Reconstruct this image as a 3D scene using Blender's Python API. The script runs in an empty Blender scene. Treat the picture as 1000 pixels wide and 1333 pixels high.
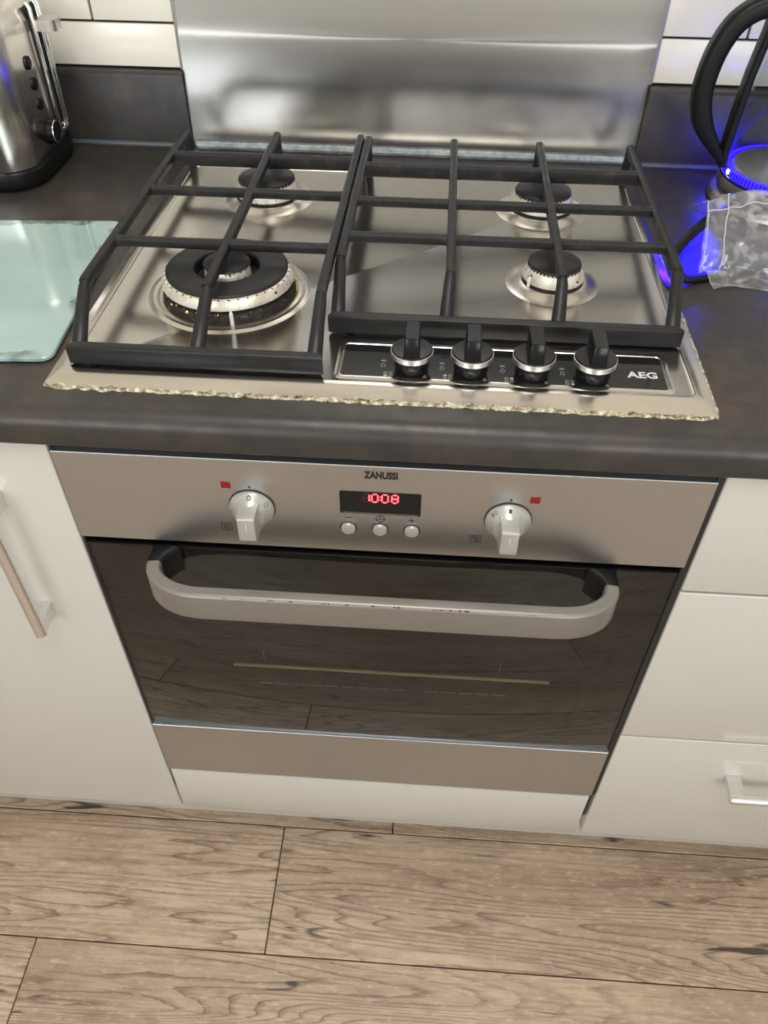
import bpy, bmesh, math, random
from mathutils import Vector, Matrix, noise
random.seed(7)
scene = bpy.context.scene
C = scene.collection
PI = math.pi

# ------------------------------------------------------------------ camera
cam_data = bpy.data.cameras.new('camera')
cam_data.sensor_fit = 'VERTICAL'
cam_data.sensor_height = 36.0
cam_data.lens = 1035.4 * 36.0 / 1333.0
cam_data.clip_start = 0.02
cam = bpy.data.objects.new('camera', cam_data)
C.objects.link(cam)
cam.location = (0.0373, -0.5301, 1.3312)
cam.rotation_euler = (0.7932, -0.0063, 0.0661)
scene.camera = cam

# ------------------------------------------------------------------ world, lights, exposure
world = bpy.data.worlds.new('world')
scene.world = world
world.use_nodes = True
wn = world.node_tree.nodes
wn['Background'].inputs[0].default_value = (0.80, 0.90, 1.0, 1)
wn['Background'].inputs[1].default_value = 1.2

def area_light(name, loc, rot, sx, sy, power, col):
    l = bpy.data.lights.new(name, 'AREA')
    l.shape = 'RECTANGLE'; l.size = sx; l.size_y = sy
    l.energy = power; l.color = col
    o = bpy.data.objects.new(name, l); C.objects.link(o)
    o.location = loc; o.rotation_euler = rot
    return o
# daylight entering through the two windows of the room
for wx_ in (-1.08, 1.08):
    area_light('window_daylight', (wx_, -2.36, 1.45), (PI/2, 0, 0), 1.06, 1.22, 22, (0.97, 0.985, 1.0))
area_light('overhead_fill_light', (0.0, -0.45, 2.36), (0, 0, 0), 0.7, 0.7, 16, (1.0, 0.97, 0.92))  # fill light added overhead to lift the floor, no fitting behind it

scene.view_settings.view_transform = 'Standard'
scene.view_settings.look = 'None'
scene.view_settings.gamma = 1.0
scene.view_settings.use_curve_mapping = False
scene.view_settings.exposure = 0.13

# ------------------------------------------------------------------ material helpers
def srgb(r, g, b):
    def f(c):
        c /= 255.0
        return c/12.92 if c <= 0.04045 else ((c+0.055)/1.055)**2.4
    return (f(r), f(g), f(b), 1)

def mat(name, col=(.5,.5,.5,1), rough=.5, metal=0., **kw):
    m = bpy.data.materials.new(name); m.use_nodes = True
    b = m.node_tree.nodes['Principled BSDF']
    b.inputs['Base Color'].default_value = col
    b.inputs['Roughness'].default_value = rough
    b.inputs['Metallic'].default_value = metal
    for k, v in kw.items():
        b.inputs[k].default_value = v
    return m

class NT:
    """tiny node-tree helper"""
    def __init__(s, m): s.m = m; s.t = m.node_tree; s.b = s.t.nodes.get('Principled BSDF')
    def n(s, typ, **kw):
        x = s.t.nodes.new(typ)
        for k, v in kw.items():
            if k.startswith('i_'):
                k = k[2:]
                k = int(k) if k.isdigit() else k.replace('_', ' ')
                x.inputs[k].default_value = v
            else: setattr(x, k, v)
        return x
    def l(s, a, b): s.t.links.new(a, b)
    def coords(s, scale=(1,1,1), kind='Object', loc=(0,0,0)):
        tc = s.n('ShaderNodeTexCoord'); mp = s.n('ShaderNodeMapping')
        mp.inputs['Scale'].default_value = scale; mp.inputs['Location'].default_value = loc
        s.l(tc.outputs[kind], mp.inputs[0]); return mp.outputs[0]
    def noise(s, vec, scale, detail=4, rough=.55, dist=0):
        x = s.n('ShaderNodeTexNoise'); x.inputs['Scale'].default_value = scale
        x.inputs['Detail'].default_value = detail; x.inputs['Roughness'].default_value = rough
        x.inputs['Distortion'].default_value = dist
        s.l(vec, x.inputs['Vector']); return x.outputs[0]
    def ramp(s, fac, stops):
        r = s.n('ShaderNodeValToRGB'); e = r.color_ramp.elements
        e[0].position, e[0].color = stops[0]; e[1].position, e[1].color = stops[-1]
        for p, c in stops[1:-1]:
            q = e.new(p); q.color = c
        s.l(fac, r.inputs[0]); return r.outputs[0]
    def mix(s, fac, a, b, mode='MIX'):
        x = s.n('ShaderNodeMix', data_type='RGBA', blend_type=mode)
        for v, i in ((fac, 0), (a, 6), (b, 7)):
            if isinstance(v, (int, float, tuple)): x.inputs[i].default_value = v
            else: s.l(v, x.inputs[i])
        return x.outputs[2]
    def math(s, op, a, b=0.):
        x = s.n('ShaderNodeMath', operation=op)
        for i, v in enumerate((a, b)):
            if isinstance(v, (int, float)): x.inputs[i].default_value = v
            else: s.l(v, x.inputs[i])
        return x.outputs[0]
    def bump(s, h, strength, dist=.001):
        x = s.n('ShaderNodeBump'); x.inputs['Strength'].default_value = strength
        x.inputs['Distance'].default_value = dist
        s.l(h, x.inputs['Height']); s.l(x.outputs[0], s.b.inputs['Normal'])
G = lambda v: (v, v, v, 1)

M = {}
# brushed stainless steel, brush lines along x
def steel(name, col, rough, brush=.25, aniso=.6, streak=(4, 700, 700), vary=.15):
    m = mat(name, col, rough, 1.0); t = NT(m)
    v = t.coords(streak)
    f = t.noise(v, 1.0, 3, .6)
    c = t.mix(t.ramp(f, [(.3, G(0)), (.7, G(1))]), tuple(x*.96 for x in col[:3])+(1,), tuple(min(1, x*1.03) for x in col[:3])+(1,))
    big = t.noise(t.coords((3, 3, 3)), 2.0, 3)
    c = t.mix(t.math('MULTIPLY', big, .25), c, tuple(x*.72 for x in col[:3])+(1,))
    t.l(c, t.b.inputs['Base Color'])
    r = t.n('ShaderNodeMapRange'); r.inputs[3].default_value = rough*(1-vary); r.inputs[4].default_value = rough*(1+vary)
    t.l(f, r.inputs[0]); t.l(r.outputs[0], t.b.inputs['Roughness'])
    t.b.inputs['Anisotropic'].default_value = aniso
    t.bump(f, brush, .00015)
    return m
M['fascia'] = steel('brushed_steel_fascia', (.535, .55, .555, 1), .36, .1, .5)
M['hob'] = steel('hob_steel', (.55, .525, .485, 1), .19, .03, 0., (30, 120, 60))
M['splash'] = steel('splashback_steel', (.47, .462, .445, 1), .25, .0, .8, (1.5, 500, 500), .02)
M['dome'] = steel('burner_dome_steel', (.60, .575, .53, 1), .30, .0, 0., (60, 60, 60))
M['satin'] = steel('satin_nickel', (.84, .84, .82, 1), .34, .05, 0., (200, 8, 200))
M['toaster'] = steel('toaster_steel', (.64, .61, .57, 1), .2, .08, .4, (300, 300, 3))
M['chrome'] = mat('chrome', (.82, .82, .80, 1), .06, 1.0)
M['kettle_steel'] = steel('kettle_steel', (.55, .52, .47, 1), .32, .1, .2, (40, 40, 400))

# worktop laminate: dark slate with rusty clouds
m = mat('slate_laminate', (.03,.03,.03,1), .36, 0., **{'Specular IOR Level': .34}); t = NT(m)
v = t.coords((1,1,1))
n1 = t.noise(v, 9, 6, .6, .6); n2 = t.noise(v, 28, 5, .65, .3); n3 = t.noise(v, 600, 2, .5)
c = t.ramp(n1, [(.30, srgb(41,40,39)), (.47, srgb(53,50,47)), (.57, srgb(62,55,49)), (.70, srgb(74,60,51))])
c = t.mix(t.ramp(n2, [(.40, G(0)), (.62, G(.75))]), c, srgb(40,39,38))
c = t.mix(t.math('MULTIPLY', n3, .25), c, srgb(74,70,66))
t.l(c, t.b.inputs['Base Color'])
t.l(t.ramp(n2, [(.3, G(.30)), (.7, G(.44))]), t.b.inputs['Roughness'])
t.bump(n3, .25, .0004)
M['worktop'] = m
# white gloss cabinet fronts
m = mat('white_gloss_laminate', srgb(226,224,216), .16); t = NT(m)
t.b.inputs['Coat Weight'].default_value = .3; t.b.inputs['Coat Roughness'].default_value = .06
n1 = t.noise(t.coords((1,1,1)), 3, 3)
t.l(t.mix(t.math('MULTIPLY', n1, .15), srgb(187,184,176), srgb(179,176,168)), t.b.inputs['Base Color'])
n2 = t.noise(t.coords((1,1,1)), 60, 2); t.bump(n2, .02, .0005)
M['white'] = m
M['white_edge'] = mat('white_edge_banding', srgb(236,236,232), .3)
M['carcass'] = mat('carcass_board', srgb(205,203,196), .6)
M['oven_black'] = mat('matte_black_door_lining', (.004,.004,.004,1), .9, 0., **{'Specular IOR Level': .05})
M['pale_glint'] = mat('pale_inner_glint', srgb(196,186,150), .5)  # pale colour stands in for the glint along the inner frame edge
M['mark_grey'] = mat('grey_inner_marks', srgb(130,126,116), .6)
M['gap_dark'] = mat('dark_metal_and_gap_shade', (.012,.012,.012,1), .55)  # oven metal and recess parts; also the strips imitating side-gap shade
# ceramic tile, grout
m = mat('glazed_tile', srgb(226,221,210), .2); t = NT(m)
t.bump(t.noise(t.coords((1,1,1)), 22, 2), .12, .001)
M['tile'] = m
m = mat('dark_grout', srgb(44,40,37), .9); t = NT(m); t.bump(t.noise(t.coords((1,1,1)), 300, 3), .3, .0006)
M['grout'] = m
M['paint'] = mat('warm_white_paint', srgb(232,230,224), .8)
t = NT(M['paint']); t.bump(t.noise(t.coords((1,1,1)), 180, 3), .1, .0006)
M['cream'] = mat('cream_wall_paint', srgb(232,223,206), .8)
t = NT(M['cream']); t.bump(t.noise(t.coords((1,1,1)), 180, 3), .1, .0006)
M['ceiling'] = mat('ceiling_paint', srgb(240,239,235), .85)
t = NT(M['ceiling']); t.bump(t.noise(t.coords((1,1,1)), 150, 3), .1, .0006)
# cast iron with greasy worn patches
m = mat('cast_iron', (.02,.02,.02,1), .5, 0., **{'Specular IOR Level': .3}); t = NT(m)
v = t.coords((1,1,1)); n1 = t.noise(v, 45, 5, .65); n2 = t.noise(v, 700, 3)
c = t.ramp(n1, [(.35, srgb(20,20,20)), (.55, srgb(31,30,29)), (.70, srgb(58,52,46))])
t.l(c, t.b.inputs['Base Color']); t.l(t.ramp(n1, [(.3, G(.38)), (.7, G(.62))]), t.b.inputs['Roughness'])
t.bump(n2, .35, .0006)
M['iron'] = m
m = mat('cast_iron_matte', (.03,.03,.03,1), .36, 0., **{'Specular IOR Level': .3}); t = NT(m)
t.l(t.ramp(t.noise(t.coords((1,1,1)), 60, 3), [(.3, srgb(27,27,27)), (.7, srgb(35,35,34))]), t.b.inputs['Base Color'])
t.bump(t.noise(t.coords((1,1,1)), 900, 3), .3, .0005)
M['iron_front'] = m
m = mat('enamel_black', (.03,.03,.03,1), .45, 0., **{'Specular IOR Level': .3}); t = NT(m)
n1 = t.noise(t.coords((1,1,1)), 55, 5, .65)
t.l(t.ramp(n1, [(.4, srgb(24,24,24)), (.6, srgb(34,33,32)), (.75, srgb(66,58,48))]), t.b.inputs['Base Color'])
t.bump(t.noise(t.coords((1,1,1)), 500, 3), .15, .0004)
M['enamel'] = m
# burner crown: pale aluminium with burnt food specks
m = mat('stained_aluminium', (.8,.8,.8,1), .4, .35); t = NT(m)
v = t.coords((1,1,1)); n1 = t.noise(v, 160, 4, .6); n2 = t.noise(v, 60, 4, .6)
c = t.mix(t.ramp(n2, [(.45, G(0)), (.72, G(1))]), srgb(228,222,210), srgb(178,164,140))
c = t.mix(t.ramp(n1, [(.635, G(0)), (.665, G(1))]), c, srgb(52,34,22))
t.l(c, t.b.inputs['Base Color'])
M['crown'] = m
m = mat('burnt_residue', (.02,.015,.01,1), .7); t = NT(m)
n1 = t.noise(t.coords((1,1,1)), 170, 4)
t.l(t.ramp(n1, [(.48, srgb(20,17,15)), (.62, srgb(44,34,25)), (.74, srgb(110,84,52))]), t.b.inputs['Base Color'])
t.bump(n1, .7, .002)
M['burnt'] = m
M['brass'] = mat('brass', (.62,.44,.18,1), .32, 1.0)
M['ceramic'] = mat('white_ceramic', srgb(226,220,208), .35)
M['black_gloss'] = mat('black_gloss_plastic', (.008,.008,.008,1), .2, 0., **{'Specular IOR Level': .28})
t = NT(M['black_gloss']); t.bump(t.noise(t.coords((1,1,1)), 400, 2), .03, .0004)
M['black_glass'] = mat('black_panel_glass', (.010,.010,.010,1), .07, 0., **{'Specular IOR Level': .28})
M['black_satin'] = mat('black_satin_plastic', (.006,.0062,.0065,1), .4, 0., **{'Specular IOR Level': .2})
t = NT(M['black_satin']); t.bump(t.noise(t.coords((1,1,1)), 500, 2), .12, .0005)
M['print_grey'] = mat('grey_print', srgb(150,150,148), .5)
M['print_light'] = mat('silver_print', srgb(196,196,194), .4)
M['print_black'] = mat('black_print', (.012,.011,.01,1), .5)
M['silver_plastic'] = mat('silver_plastic', srgb(166,164,157), .34, .4)
t = NT(M['silver_plastic']); t.bump(t.noise(t.coords((1,1,1)), 900, 2), .08, .0003)
m = mat('handle_paint', srgb(128,123,116), .36, .4); t = NT(m)
M['handle_paint'] = m
t.bump(t.noise(t.coords((1,1,1)), 900, 2), .08, .0003)
M['chip'] = mat('chipped_paint', srgb(52,46,40), .7)
m = mat('red_lens', srgb(150,22,24), .25); M['red_lens'] = m
t = NT(m); t.l(t.ramp(t.noise(t.coords((1,1,1)), 500, 2), [(.35, srgb(92,8,12)), (.7, srgb(150,22,26))]), t.b.inputs['Base Color'])
M['digit'] = mat('led_digit', (.9,.05,.05,1), .5, 0., **{'Emission Color': (1,.045,.06,1), 'Emission Strength': 4.5})
M['digit_off'] = mat('led_digit_unlit', srgb(58,26,26), .5)
M['led_blue'] = mat('blue_led_ring', (.02,.02,.6,1), .3, 0., **{'Emission Color': (.02,.005,1,1), 'Emission Strength': 3})
M['led_core'] = mat('blue_led_core', (.6,.7,1,1), .3, 0., **{'Emission Color': (.45,.6,1,1), 'Emission Strength': 25})
m = mat('silicone_sealant', srgb(150,160,164), .4); M['silicone'] = m
t = NT(m); n1 = t.noise(t.coords((1,1,1)), 120, 4)
t.l(t.ramp(n1, [(.35, srgb(128,140,146)), (.68, srgb(170,178,178)), (.8, srgb(150,130,96))]), t.b.inputs['Base Color'])
m = mat('dark_silicone', srgb(76,80,86), .4); M['silicone_dark'] = m
t = NT(m); t.bump(t.noise(t.coords((1,1,1)), 150, 3), .2, .001)
m = mat('crumbly_sealant', srgb(216,208,184), .8); M['crumbly'] = m
t = NT(m); n1 = t.noise(t.coords((1,1,1)), 170, 5, .7)
t.l(t.ramp(n1, [(.38, srgb(70,58,40)), (.50, srgb(160,150,122)), (.64, srgb(214,208,188))]), t.b.inputs['Base Color'])
t.bump(n1, .6, .002)

# tinted oven door glass: real pane, reflective and mostly dark
def glass_mix(name, tint, ior, rough=.015, gloss=(1,1,1,1)):
    m = bpy.data.materials.new(name); m.use_nodes = True; t = NT(m)
    t.t.nodes.remove(t.b)
    out = t.t.nodes['Material Output']
    tr = t.n('ShaderNodeBsdfTransparent'); tr.inputs[0].default_value = tint
    gl = t.n('ShaderNodeBsdfGlossy'); gl.inputs['Roughness'].default_value = rough; gl.inputs[0].default_value = gloss
    lw = t.n('ShaderNodeLayerWeight'); f0 = ((ior-1)/(ior+1))**2
    fr = t.n('ShaderNodeMapRange'); fr.inputs[3].default_value = f0; fr.inputs[4].default_value = 1.0
    t.l(t.math('POWER', lw.outputs['Facing'], 5.0), fr.inputs[0])
    mx = t.n('ShaderNodeMixShader'); t.l(fr.outputs[0], mx.inputs[0]); t.l(tr.outputs[0], mx.inputs[1]); t.l(gl.outputs[0], mx.inputs[2])
    t.l(mx.outputs[0], out.inputs[0])
    return m, t, mx
M['oven_glass'], _, _ = glass_mix('tinted_oven_glass', (.72,.71,.68,1), 1.66, gloss=(.82,.88,.92,1))
M['kettle_glass'], _, _ = glass_mix('kettle_glass', (.93,.95,.95,1), 1.38)
# clear polythene: thin, slightly milky film
m, t, mx = glass_mix('clear_polythene', (.96,.96,.96,1), 1.5, .09)
df = t.n('ShaderNodeBsdfDiffuse'); df.inputs[0].default_value = (.8,.8,.8,1)
m2 = t.n('ShaderNodeMixShader')
nz = t.noise(t.coords((1,1,1)), 70, 4, .6)
mr = t.n('ShaderNodeMapRange'); mr.inputs[1].default_value = .5; mr.inputs[2].default_value = .75; mr.inputs[3].default_value = .05; mr.inputs[4].default_value = .3
t.l(nz, mr.inputs[0]); t.l(mr.outputs[0], m2.inputs[0])
t.l(mx.outputs[0], m2.inputs[1]); t.l(df.outputs[0], m2.inputs[2]); t.l(m2.outputs[0], t.t.nodes['Material Output'].inputs[0])
M['polythene'] = m
M['poly_seal'] = mat('milky_zip_seal', srgb(214,212,216), .35, 0., **{'Alpha': .55})
# aqua back-painted glass board with worn paint
m = mat('aqua_painted_glass', srgb(168,202,194), .12); t = NT(m)
t.b.inputs['Coat Weight'].default_value = .6; t.b.inputs['Coat Roughness'].default_value = .03
v = t.coords((1,1,1)); n1 = t.noise(v, 5, 4, .6, .5)
c = t.mix(t.ramp(n1, [(.4, G(0)), (.7, G(1))]), srgb(148,174,170), srgb(160,184,180))
sp = t.n('ShaderNodeSeparateXYZ'); tc = t.n('ShaderNodeTexCoord'); t.l(tc.outputs['Object'], sp.inputs[0])
# distance to the board's front / right / rear edge (board local frame: right edge x=0, front y=0)
d = t.math('MINIMUM', t.math('MULTIPLY', sp.outputs[0], -1.0), t.math('MINIMUM', sp.outputs[1], t.math('SUBTRACT', .287, sp.outputs[1])))
w = t.noise(t.coords((60, 60, 1)), 1, 5, .65)
edge = t.math('SUBTRACT', t.math('MULTIPLY', w, .027), d)
edge = t.math('MULTIPLY', t.ramp(t.math('MULTIPLY', edge, 60), [(.12, G(0)), (.2, G(1))]), t.ramp(t.noise(t.coords((9,9,1)), 1, 3), [(.47, G(0)), (.53, G(1))]))
c = t.mix(edge, c, srgb(84,106,102))
sc = t.noise(t.coords((40, 160, 1)), 1, 4, .6)
c = t.mix(t.ramp(sc, [(.735, G(0)), (.75, G(.7))]), c, srgb(110,140,134))
t.l(c, t.b.inputs['Base Color'])
M['aqua'] = m
M['aqua_edge'] = mat('aqua_glass_edge', srgb(150,206,198), .1)
t = NT(M['aqua_edge']); t.bump(t.noise(t.coords((1,1,1)), 90, 2), .05, .0005)

# oak laminate planks, grain along local x
m = mat('oak_laminate', (.4,.3,.2,1), .42); t = NT(m)
tc = t.n('ShaderNodeTexCoord'); oi = t.n('ShaderNodeObjectInfo')
off = t.n('ShaderNodeCombineXYZ'); t.l(t.math('MULTIPLY', oi.outputs['Random'], 37.0), off.inputs[0]); t.l(t.math('MULTIPLY', oi.outputs['Random'], 91.0), off.inputs[1])
ad = t.n('ShaderNodeVectorMath', operation='ADD'); t.l(tc.outputs['Object'], ad.inputs[0]); t.l(off.outputs[0], ad.inputs[1])
def mp(scale):
    x = t.n('ShaderNodeMapping'); x.inputs['Scale'].default_value = scale; t.l(ad.outputs[0], x.inputs[0]); return x.outputs[0]
warp = t.noise(mp((2.5, 6, 1)), 1, 2, .5)
field = t.noise(mp((.8, 8.5, 1)), 1, 2, .4, .2)                    # contour field: cathedral figure
wob = t.noise(mp((14, 90, 1)), 1, 3, .6)
fw = t.math('ADD', field, t.math('MULTIPLY', wob, .022))
saw = t.math('FRACT', t.math('MULTIPLY', fw, 34.0))
ringl = t.ramp(saw, [(.0, G(.1)), (.60, G(0)), (.84, G(.55)), (.94, G(1)), (1.0, G(.15))])
fib = t.noise(mp((7, 210, 1)), 1, 5, .7)
fib2 = t.noise(mp((38, 150, 1)), 1, 4, .7)
tone = t.noise(mp((1.3, 5, 1)), 1, 4, .6)
mott = t.noise(mp((16, 40, 1)), 1, 6, .7)
c = t.ramp(tone, [(.30, srgb(148,126,106)), (.48, srgb(180,157,134)), (.68, srgb(198,177,154))])
strength = t.ramp(t.noise(mp((1.6, 6, 1)), 1, 2), [(.38, G(.14)), (.54, G(.85))])
c = t.mix(t.math('MULTIPLY', ringl, strength), c, srgb(98,78,62))
c = t.mix(t.math('MULTIPLY', t.ramp(fib, [(.46, G(0)), (.66, G(1))]), .55), c, srgb(112,92,75))
c = t.mix(t.math('MULTIPLY', t.ramp(mott, [(.50, G(0)), (.66, G(1))]), .42), c, srgb(112,94,80))
c = t.mix(t.math('MULTIPLY', t.ramp(fib2, [(.54, G(0)), (.68, G(1))]), .45), c, srgb(208,190,166))
crack = t.noise(mp((5.5, 42, 1)), 1, 3, .5, .8)
c = t.mix(t.ramp(crack, [(.665, G(0)), (.71, G(.92))]), c, srgb(58,48,42))
t.l(c, t.b.inputs['Base Color'])
t.bump(fib, .12, .0004)
M['oak'] = m
M['plank_gap'] = mat('floor_gap', srgb(46,38,32), .9)

# ------------------------------------------------------------------ mesh helpers
def link(name, me, m, parent=None, smooth=35):
    if me.polygons and smooth:
        me.shade_smooth(); me.set_sharp_from_angle(angle=math.radians(smooth))
    if m and not me.materials: me.materials.append(M[m] if isinstance(m, str) else m)
    o = bpy.data.objects.new(name, me); C.objects.link(o)
    if parent is not None: attach(o, parent)
    return o
def attach(o, parent):
    o.parent = parent
    if parent.type == 'EMPTY' and 'pivot' in META.get(parent.name, {}):
        o.matrix_parent_inverse = Matrix.Translation(-Vector(META[parent.name]['pivot']))
META = {}
def tag(o, label=None, cat=None, group=None, kind=None):
    if label: o['label'] = label
    if cat: o['category'] = cat
    if group: o['group'] = group
    if kind: o['kind'] = kind
    return o
def thing(name, label, cat, pivot, yaw=0., group=None):
    """Empty at the base; its parts are modelled in world coordinates before the yaw is applied"""
    o = bpy.data.objects.new(name, None); C.objects.link(o)
    o.empty_display_size = .05
    o.location = pivot; o.rotation_euler = (0, 0, yaw)
    META[o.name] = {'pivot': pivot}
    return tag(o, label, cat, group)
def build(name, bm, m, parent=None, smooth=35):
    bmesh.ops.recalc_face_normals(bm, faces=bm.faces)
    me = bpy.data.meshes.new(name); bm.to_mesh(me); bm.free()
    return link(name, me, m, parent, smooth)
def box(bm, x0, x1, y0, y1, z0, z1, bev=0., seg=2):
    vs = [bm.verts.new((x, y, z)) for x in (x0, x1) for y in (y0, y1) for z in (z0, z1)]
    fs = [(0,1,3,2),(4,6,7,5),(0,4,5,1),(2,3,7,6),(0,2,6,4),(1,5,7,3)]
    F = [bm.faces.new([vs[i] for i in f]) for f in fs]
    if bev:
        E = list({e for f in F for e in f.edges})
        bmesh.ops.bevel(bm, geom=E, offset=bev, segments=seg, affect='EDGES', profile=.5)
def boxo(name, x0, x1, y0, y1, z0, z1, m, parent=None, bev=0., seg=2):
    bm = bmesh.new(); box(bm, x0, x1, y0, y1, z0, z1, bev, seg)
    return build(name, bm, m, parent)
def rrect(x0, x1, y0, y1, r, n=6):
    pts = []
    for cx, cy, a0 in ((x1-r, y0+r, -PI/2), (x1-r, y1-r, 0), (x0+r, y1-r, PI/2), (x0+r, y0+r, PI)):
        for k in range(n+1):
            a = a0 + PI/2*k/n
            pts.append((cx+r*math.cos(a), cy+r*math.sin(a)))
    return pts
def loops(bm, rings, cap0=True, cap1=True, closed=True):
    V = [[bm.verts.new(p) for p in ring] for ring in rings]
    n = len(V[0])
    for a, b in zip(V[:-1], V[1:]):
        for i in range(n if closed else n-1):
            j = (i+1) % n
            bm.faces.new((a[i], a[j], b[j], b[i]))
    if cap0: bm.faces.new(V[0][::-1])
    if cap1: bm.faces.new(V[-1])
    return V
def lathe(bm, prof, c, n=48, cap0=False, cap1=False):
    rings = [[(c[0]+r*math.cos(2*PI*k/n), c[1]+r*math.sin(2*PI*k/n), c[2]+z) for k in range(n)] for r, z in prof]
    loops(bm, rings, cap0, cap1)
def rsec(w, h, r, n=3):
    return rrect(-w/2, w/2, -h/2, h/2, r, n)
def sweep(bm, path, sec, up=(0,0,1), scales=None, cap=True):
    """sec (u,v): u sideways, v along up; path = list of points"""
    P = [Vector(p) for p in path]; up = Vector(up)
    rings = []
    for i, p in enumerate(P):
        if i == 0: t = P[1]-P[0]
        elif i == len(P)-1: t = P[-1]-P[-2]
        else: t = (P[i+1]-p).normalized() + (p-P[i-1]).normalized()
        t.normalize()
        side = t.cross(up)
        if side.length < 1e-4: side = Vector((1,0,0))
        side.normalize(); v = side.cross(t).normalized()
        s = scales[i] if scales else (1, 1)
        rings.append([tuple(p + side*(a*s[0]) + v*(b*s[1])) for a, b in sec])
    loops(bm, rings, cap, cap)
def circ(r, n=12): return [(r*math.cos(2*PI*k/n), r*math.sin(2*PI*k/n)) for k in range(n)]
def smooth_path(pts, n=8):
    P = [Vector(p) for p in pts]; out = []
    for i in range(len(P)-1):
        p0 = P[max(i-1, 0)]; p1 = P[i]; p2 = P[i+1]; p3 = P[min(i+2, len(P)-1)]
        for k in range(n):
            u = k/n
            out.append(.5*((2*p1)+(p2-p0)*u+(2*p0-5*p1+4*p2-p3)*u*u+(3*p1-p0-3*p2+p3)*u**3))
    out.append(P[-1]); return out
def text(name, s, height, width, origin, xdir, ydir, m, parent, offset=0., depth=.0002):
    """flat lettering: centred at origin, xdir/ydir span its plane"""
    cu = bpy.data.curves.new(name, 'FONT'); cu.body = s; cu.offset = offset; cu.extrude = .01
    cu.resolution_u = 3
    to = bpy.data.objects.new(name, cu); C.objects.link(to)
    dg = bpy.context.evaluated_depsgraph_get()
    me = bpy.data.meshes.new_from_object(to.evaluated_get(dg))
    bpy.data.objects.remove(to); bpy.data.curves.remove(cu)
    X = [v.co.x for v in me.vertices]; Y = [v.co.y for v in me.vertices]
    cx, cy = (min(X)+max(X))/2, (min(Y)+max(Y))/2
    sx, sy = width/(max(X)-min(X)), height/(max(Y)-min(Y))
    o = Vector(origin); xd = Vector(xdir).normalized(); yd = Vector(ydir).normalized(); zd = xd.cross(yd)
    for v in me.vertices:
        a, b, d = (v.co.x-cx)*sx, (v.co.y-cy)*sy, v.co.z/.01*depth
        v.co = o + xd*a + yd*b + zd*d
    me.materials.clear()
    return link(name, me, m, parent, 0)

# ================================================================== THE SETTING
RX0, RX1, RY0, RZ1 = -1.7, 1.7, -2.3, 2.4
WALL_Y, WALL_YAW = 0.609, -0.0157

# floor: base slab with planks as parts
floor = boxo('floor', RX0, RX1, RY0, .66, -.05, -.010, 'plank_gap'); tag(floor, 'oak laminate floor of wide planks with dark joints', kind='structure')
plank_w = .1985; plank_l = 1.38; gap = .0009
pm = {}
def plank(x0, x1, y0, y1):
    key = (round(x1-x0, 4), round(y1-y0, 4))
    if key not in pm:
        bm = bmesh.new(); box(bm, gap, key[0]-gap, gap, key[1]-gap, -.010, 0, .0009, 1)
        me = bpy.data.meshes.new('plank'); bmesh.ops.recalc_face_normals(bm, faces=bm.faces); bm.to_mesh(me); bm.free()
        me.materials.append(M['oak']); pm[key] = me
    o = bpy.data.objects.new('plank', pm[key]); C.objects.link(o)
    o.location = (x0, y0, 0); o.parent = floor
rows = {0: .022, 1: -.1617, 2: -.516}
for r in range(-2, 13):
    y1 = .2455 - plank_w*r; y0 = y1 - plank_w
    y0c, y1c = max(y0, RY0), min(y1, .65)
    j = rows.get(r, -.9 + (r*.47) % plank_l)
    x = j
    while x > RX0: x -= plank_l
    while x < RX1:
        a, b = max(x, RX0), min(x+plank_l, RX1)
        if b-a > .02 and y1c-y0c > .02: plank(a, b, y0c, y1c)
        x += plank_l

def wall_box(name, *a, m='paint', label=None):
    o = boxo(name, *a, m); return tag(o, label, kind='structure')
wall_box('ceiling', RX0-.1, RX1+.1, RY0-.1, .75, RZ1, RZ1+.08, m='ceiling', label='white painted ceiling')
wall_box('wall_left', RX0-.1, RX0, RY0, .66, -.05, RZ1, label='warm white painted side wall')
wall_box('wall_right', RX1, RX1+.1, RY0, .66, -.05, RZ1, label='warm white painted side wall')
# wall behind the photographer with two windows
bm = bmesh.new()
WZ0, WZ1 = .82, 2.08
for xa, xb in ((RX0-.1, -1.63), (-.53, .53), (1.63, RX1+.1)): box(bm, xa, xb, RY0-.1, RY0, -.05, RZ1)
for xa in (-1.63, .53):
    box(bm, xa, xa+1.10, RY0-.1, RY0, -.05, WZ0); box(bm, xa, xa+1.10, RY0-.1, RY0, WZ1, RZ1)
tag(build('wall_front', bm, 'paint'), 'warm white wall with two windows facing the worktop', kind='structure')
for k, xa in enumerate((-1.63, .53)):
    bm = bmesh.new(); xb = xa+1.10
    for q in ((xa, xa+.04, WZ0, WZ1), (xb-.04, xb, WZ0, WZ1), (xa+.04, xb-.04, WZ0, WZ0+.04), (xa+.04, xb-.04, WZ1-.04, WZ1), (xa+.53, xa+.57, WZ0+.04, WZ1-.04)):
        box(bm, q[0], q[1], RY0-.05, RY0-.01, q[2], q[3])
    tag(build('window_%d' % (k+1), bm, 'white_edge'), 'white framed window facing the worktop', kind='structure')

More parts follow.
